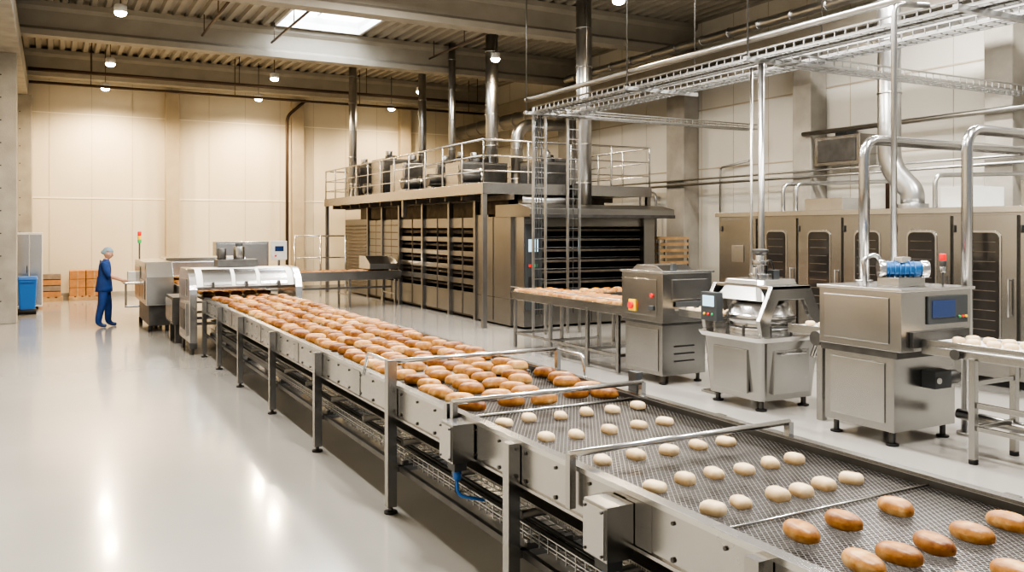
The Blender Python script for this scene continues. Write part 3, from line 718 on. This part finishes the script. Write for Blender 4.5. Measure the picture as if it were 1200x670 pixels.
# ------------------------------------------------------------------ racks, crates, pallets
b=B('tray_rack')
for x in (12.55,13.45):
    for y in (16.0,16.9): b.box(x-.02,x+.02,y-.02,y+.02,0,1.85,'steel')
z=.25
while z<1.85:
    b.box(12.55,13.45,16.0,16.9,z,z+.015,'crate'); b.box(12.55,13.45,15.985,16.0,z,z+.07,'wood'); b.box(12.53,12.55,16.0,16.9,z,z+.07,'wood'); z+=.145
b.done()
b=B('pallet_of_boxes')
for i in range(3): b.box(.45,1.35,28.0+i*.38,28.1+i*.38,0,.1,'wood')
for i in range(5): b.box(.45+i*.19,.59+i*.19,28.0,28.86,.1,.13,'wood')
for i in range(2):
    for j in range(3): b.box(.47+i*.44,.89+i*.44,28.02,28.8,.13+j*.25,.37+j*.25,'brown'); b.box(.66+i*.44,.70+i*.44,28.01,28.8,.13+j*.25,.372+j*.25,'wood')
b.done(.006)
b=B('pallet_of_boxes')
for i in range(3): b.box(-.45,.3,28.0+i*.2,28.1+i*.2,0,.1,'wood')
for i in range(4): b.box(-.45+i*.2,-.3+i*.2,28.0,28.48,.1,.13,'wood')
for j in range(4): b.box(-.40,.25,28.02,28.46,.13+j*.17,.28+j*.17,'crate' if j%2 else 'brown')
b.done(.006)
b=B('blue_waste_bin')
taper(b,-.52,24.3,.08,.85,.34,.44,.42,.52,'blue',.05); taper(b,-.52,24.3,.85,.92,.46,.56,.42,.5,'blue',.05)
b.cyl((-.72,24.12,.07),(-.32,24.12,.07),.07,'black'); b.box(-.67,-.37,24.0,24.04,.78,.82,'blue'); b.done(.006)
b=B('white_cabinet')
b.box(-.8,-.2,25.4,26.2,.08,2.0,'white'); b.box(-.78,-.51,25.385,25.4,.12,1.95,'steel_l'); b.box(-.49,-.22,25.385,25.4,.12,1.95,'steel_l')
b.box(-.7,-.3,25.5,26.1,0,.08,'black'); b.box(-.56,-.54,25.37,25.385,.95,1.15,'black'); b.done(.008)
b=B('wall_panel_box'); b.box(-1.58,-1.2,20.5,21.0,1.2,1.8,'white'); b.box(-1.2,-1.18,20.55,20.95,1.25,1.75,'steel_l'); b.done(.01)

# ------------------------------------------------------------------ worker
wk=D.objects.new('bakery_worker',None); scn.collection.objects.link(wk); wk.location=(1.0,20.25,0)
def skinmesh(name,V,E,Rr,root,mats,assign,sub=2):
    me=D.meshes.new(name+'_src'); me.from_pydata(V,E,[]); o=D.objects.new(name+'_src',me); scn.collection.objects.link(o)
    sk=o.modifiers.new('s','SKIN'); sk.use_smooth_shade=True
    for i,r in enumerate(Rr):
        d=me.skin_vertices[0].data[i]; d.radius=r if isinstance(r,tuple) else (r,r); d.use_root=(i==root)
    ss=o.modifiers.new('ss','SUBSURF'); ss.levels=sub; ss.render_levels=sub
    dg=C.evaluated_depsgraph_get(); nm=D.meshes.new_from_object(o.evaluated_get(dg)); nm.name=name
    D.objects.remove(o)
    no=D.objects.new(name,nm); scn.collection.objects.link(no); no.parent=wk
    nm.materials.clear()
    for k in mats: nm.materials.append(M[k])
    for p in nm.polygons: p.material_index=assign(p.center); p.use_smooth=True
    return no
V=[(0,0,.92),(0,0,1.06),(.015,0,1.22),(.02,0,1.34),(.03,0,1.41),(.05,0,1.48)]
E=[(0,1),(1,2),(2,3),(3,4),(4,5)]
Rr=[(.15,.185),(.135,.165),(.145,.185),(.125,.16),(.075,.085),(.05,.05)]
for s in (-1,1):
    n=len(V)
    V+=[(.01,s*.165,1.37),(.03,s*.215,1.22),(.09,s*.235,1.10),(.24,s*.20,1.04),(.35,s*.16,.99),(.40,s*.155,.985)]
    E+=[(3,n),(n,n+1),(n+1,n+2),(n+2,n+3),(n+3,n+4),(n+4,n+5)]
    Rr+=[.088,.078,.056,.043,.031,(.02,.036)]
    n=len(V); f=.07*s
    V+=[(f*.3,s*.10,.82),(f*.6+.01,s*.105,.64),(f+.015,s*.11,.47),(f*1.3-.01,s*.11,.27),(f*1.5-.02,s*.11,.10),(f*1.5+.05,s*.115,.045),(f*1.5+.15,s*.125,.035)]
    E+=[(0,n),(n,n+1),(n+1,n+2),(n+2,n+3),(n+3,n+4),(n+4,n+5),(n+5,n+6)]
    Rr+=[.118,.102,.085,.078,.070,.045,.036]
def asg(c):
    if c.z<.085: return 2
    if c.z>1.445 and abs(c.y)<.1: return 1
    if c.x>.12 and .9<c.z<1.15 and abs(c.y)>.11: return 1
    return 0
skinmesh('body',V,E,Rr,0,['scrub','skin','shoe'],asg)
b=B('tunic_hem')
i=b.mi('scrub'); rings=[]
for (rx,ry,z,dx) in ((.135,.165,1.08,0),(.150,.182,.96,0),(.165,.198,.84,-.005),(.172,.205,.76,-.008),(.160,.193,.76,-.008),(.14,.17,.84,0)):
    rings.append([b.bm.verts.new((dx+rx*math.cos(t*math.pi/16)*(1+.02*math.sin(t*2.3)),ry*math.sin(t*math.pi/16),z)) for t in range(32)])
for a_,b_ in zip(rings,rings[1:]):
    for j in range(32):
        f=b.bm.faces.new((a_[j],a_[(j+1)%32],b_[(j+1)%32],b_[j])); f.material_index=i; f.smooth=True
b.done(parent=wk)
for s in (-1,1):
    V=[(.385,s*.155,.985)];E=[];Rr=[.022]
    for (dy,l) in ((-.030,.062),(-.010,.072),(.010,.068),(.030,.054)):
        n=len(V); V+=[(.42,s*.155+dy,.984),(.42+l*.55,s*.155+dy*1.1,.976),(.42+l*1.05,s*.155+dy*1.1,.962)]
        E+=[(0,n),(n,n+1),(n+1,n+2)]; Rr+=[.011,.009,.0075]
    n=len(V); V+=[(.40,s*.115,.978),(.435,s*.10,.97),(.455,s*.102,.964)]; E+=[(0,n),(n,n+1),(n+1,n+2)]; Rr+=[.013,.010,.008]
    skinmesh('hand',V,E,Rr,0,['skin'],lambda c:0,1)
bm=bmesh.new(); bmesh.ops.create_uvsphere(bm,u_segments=28,v_segments=20,radius=1)
hc=Vector((.075,0,1.565))
for v in bm.verts:
    x,y,z=v.co; nx=x*.095; ny=y*.076; nz=z*.118
    if z<-.1: k=(-z-.1)/.9; ny*=1-.35*k; nx=nx*(1-.25*k)+.018*k
    if x>.6 and abs(y)<.22 and -.35<z<.12: nx+=.022*(1-abs(y)/.22)*(1-abs(z+.15)/.28 if abs(z+.15)<.28 else 0)
    if x>.7 and abs(z-.08)<.12 and .2<abs(y)<.5: nx-=.006
    v.co=Vector((nx,ny,nz))
for f in bm.faces: f.smooth=True
me=D.meshes.new('head'); bm.to_mesh(me); bm.free(); me.materials.append(M['skin']); o=D.objects.new('head',me); scn.collection.objects.link(o); o.parent=wk; o.location=hc; o.rotation_euler=(0,.25,0)
def headpart(name,k,scale,loc,cut=None):
    bm=bmesh.new(); bmesh.ops.create_uvsphere(bm,u_segments=20,v_segments=14,radius=1)
    if cut: bmesh.ops.delete(bm,geom=[v for v in bm.verts if cut(v.co)],context='VERTS')
    for f in bm.faces: f.smooth=True
    me=D.meshes.new(name); bm.to_mesh(me); bm.free(); me.materials.append(M[k]); q=D.objects.new(name,me); scn.collection.objects.link(q); q.parent=o; q.scale=scale; q.location=loc
headpart('hair_net','net',(.112,.09,.118),(-.014,0,.026),lambda c:c.z<.1-(.55 if c.x<0 else .0))
headpart('hair_bun','net',(.045,.045,.045),(-.10,0,.01))
for s in (-1,1):
    headpart('ear','skin',(.018,.010,.03),(.0,s*.077,-.008)); headpart('eye','eye',(.006,.010,.006),(.084,s*.03,.008)); headpart('eyebrow','hair',(.006,.014,.003),(.088,s*.03,.03))
headpart('mouth','lip',(.006,.02,.006),(.087,0,-.062))

# ------------------------------------------------------------------ world, camera
w=D.worlds.new('world'); scn.world=w; w.use_nodes=True
bg=w.node_tree.nodes['Background']; bg.inputs[0].default_value=(.92,.95,1,1); bg.inputs[1].default_value=.35
cam=D.cameras.new('camera'); co=D.objects.new('camera',cam); scn.collection.objects.link(co); scn.camera=co
co.location=(0,0,2.1); co.rotation_euler=(math.radians(90),0,-math.atan(.54)); cam.lens=30; cam.sensor_width=36; cam.shift_y=-.0558; cam.clip_end=200
scn.view_settings.view_transform='AgX'; scn.view_settings.look='AgX - High Contrast'; scn.view_settings.exposure=.55
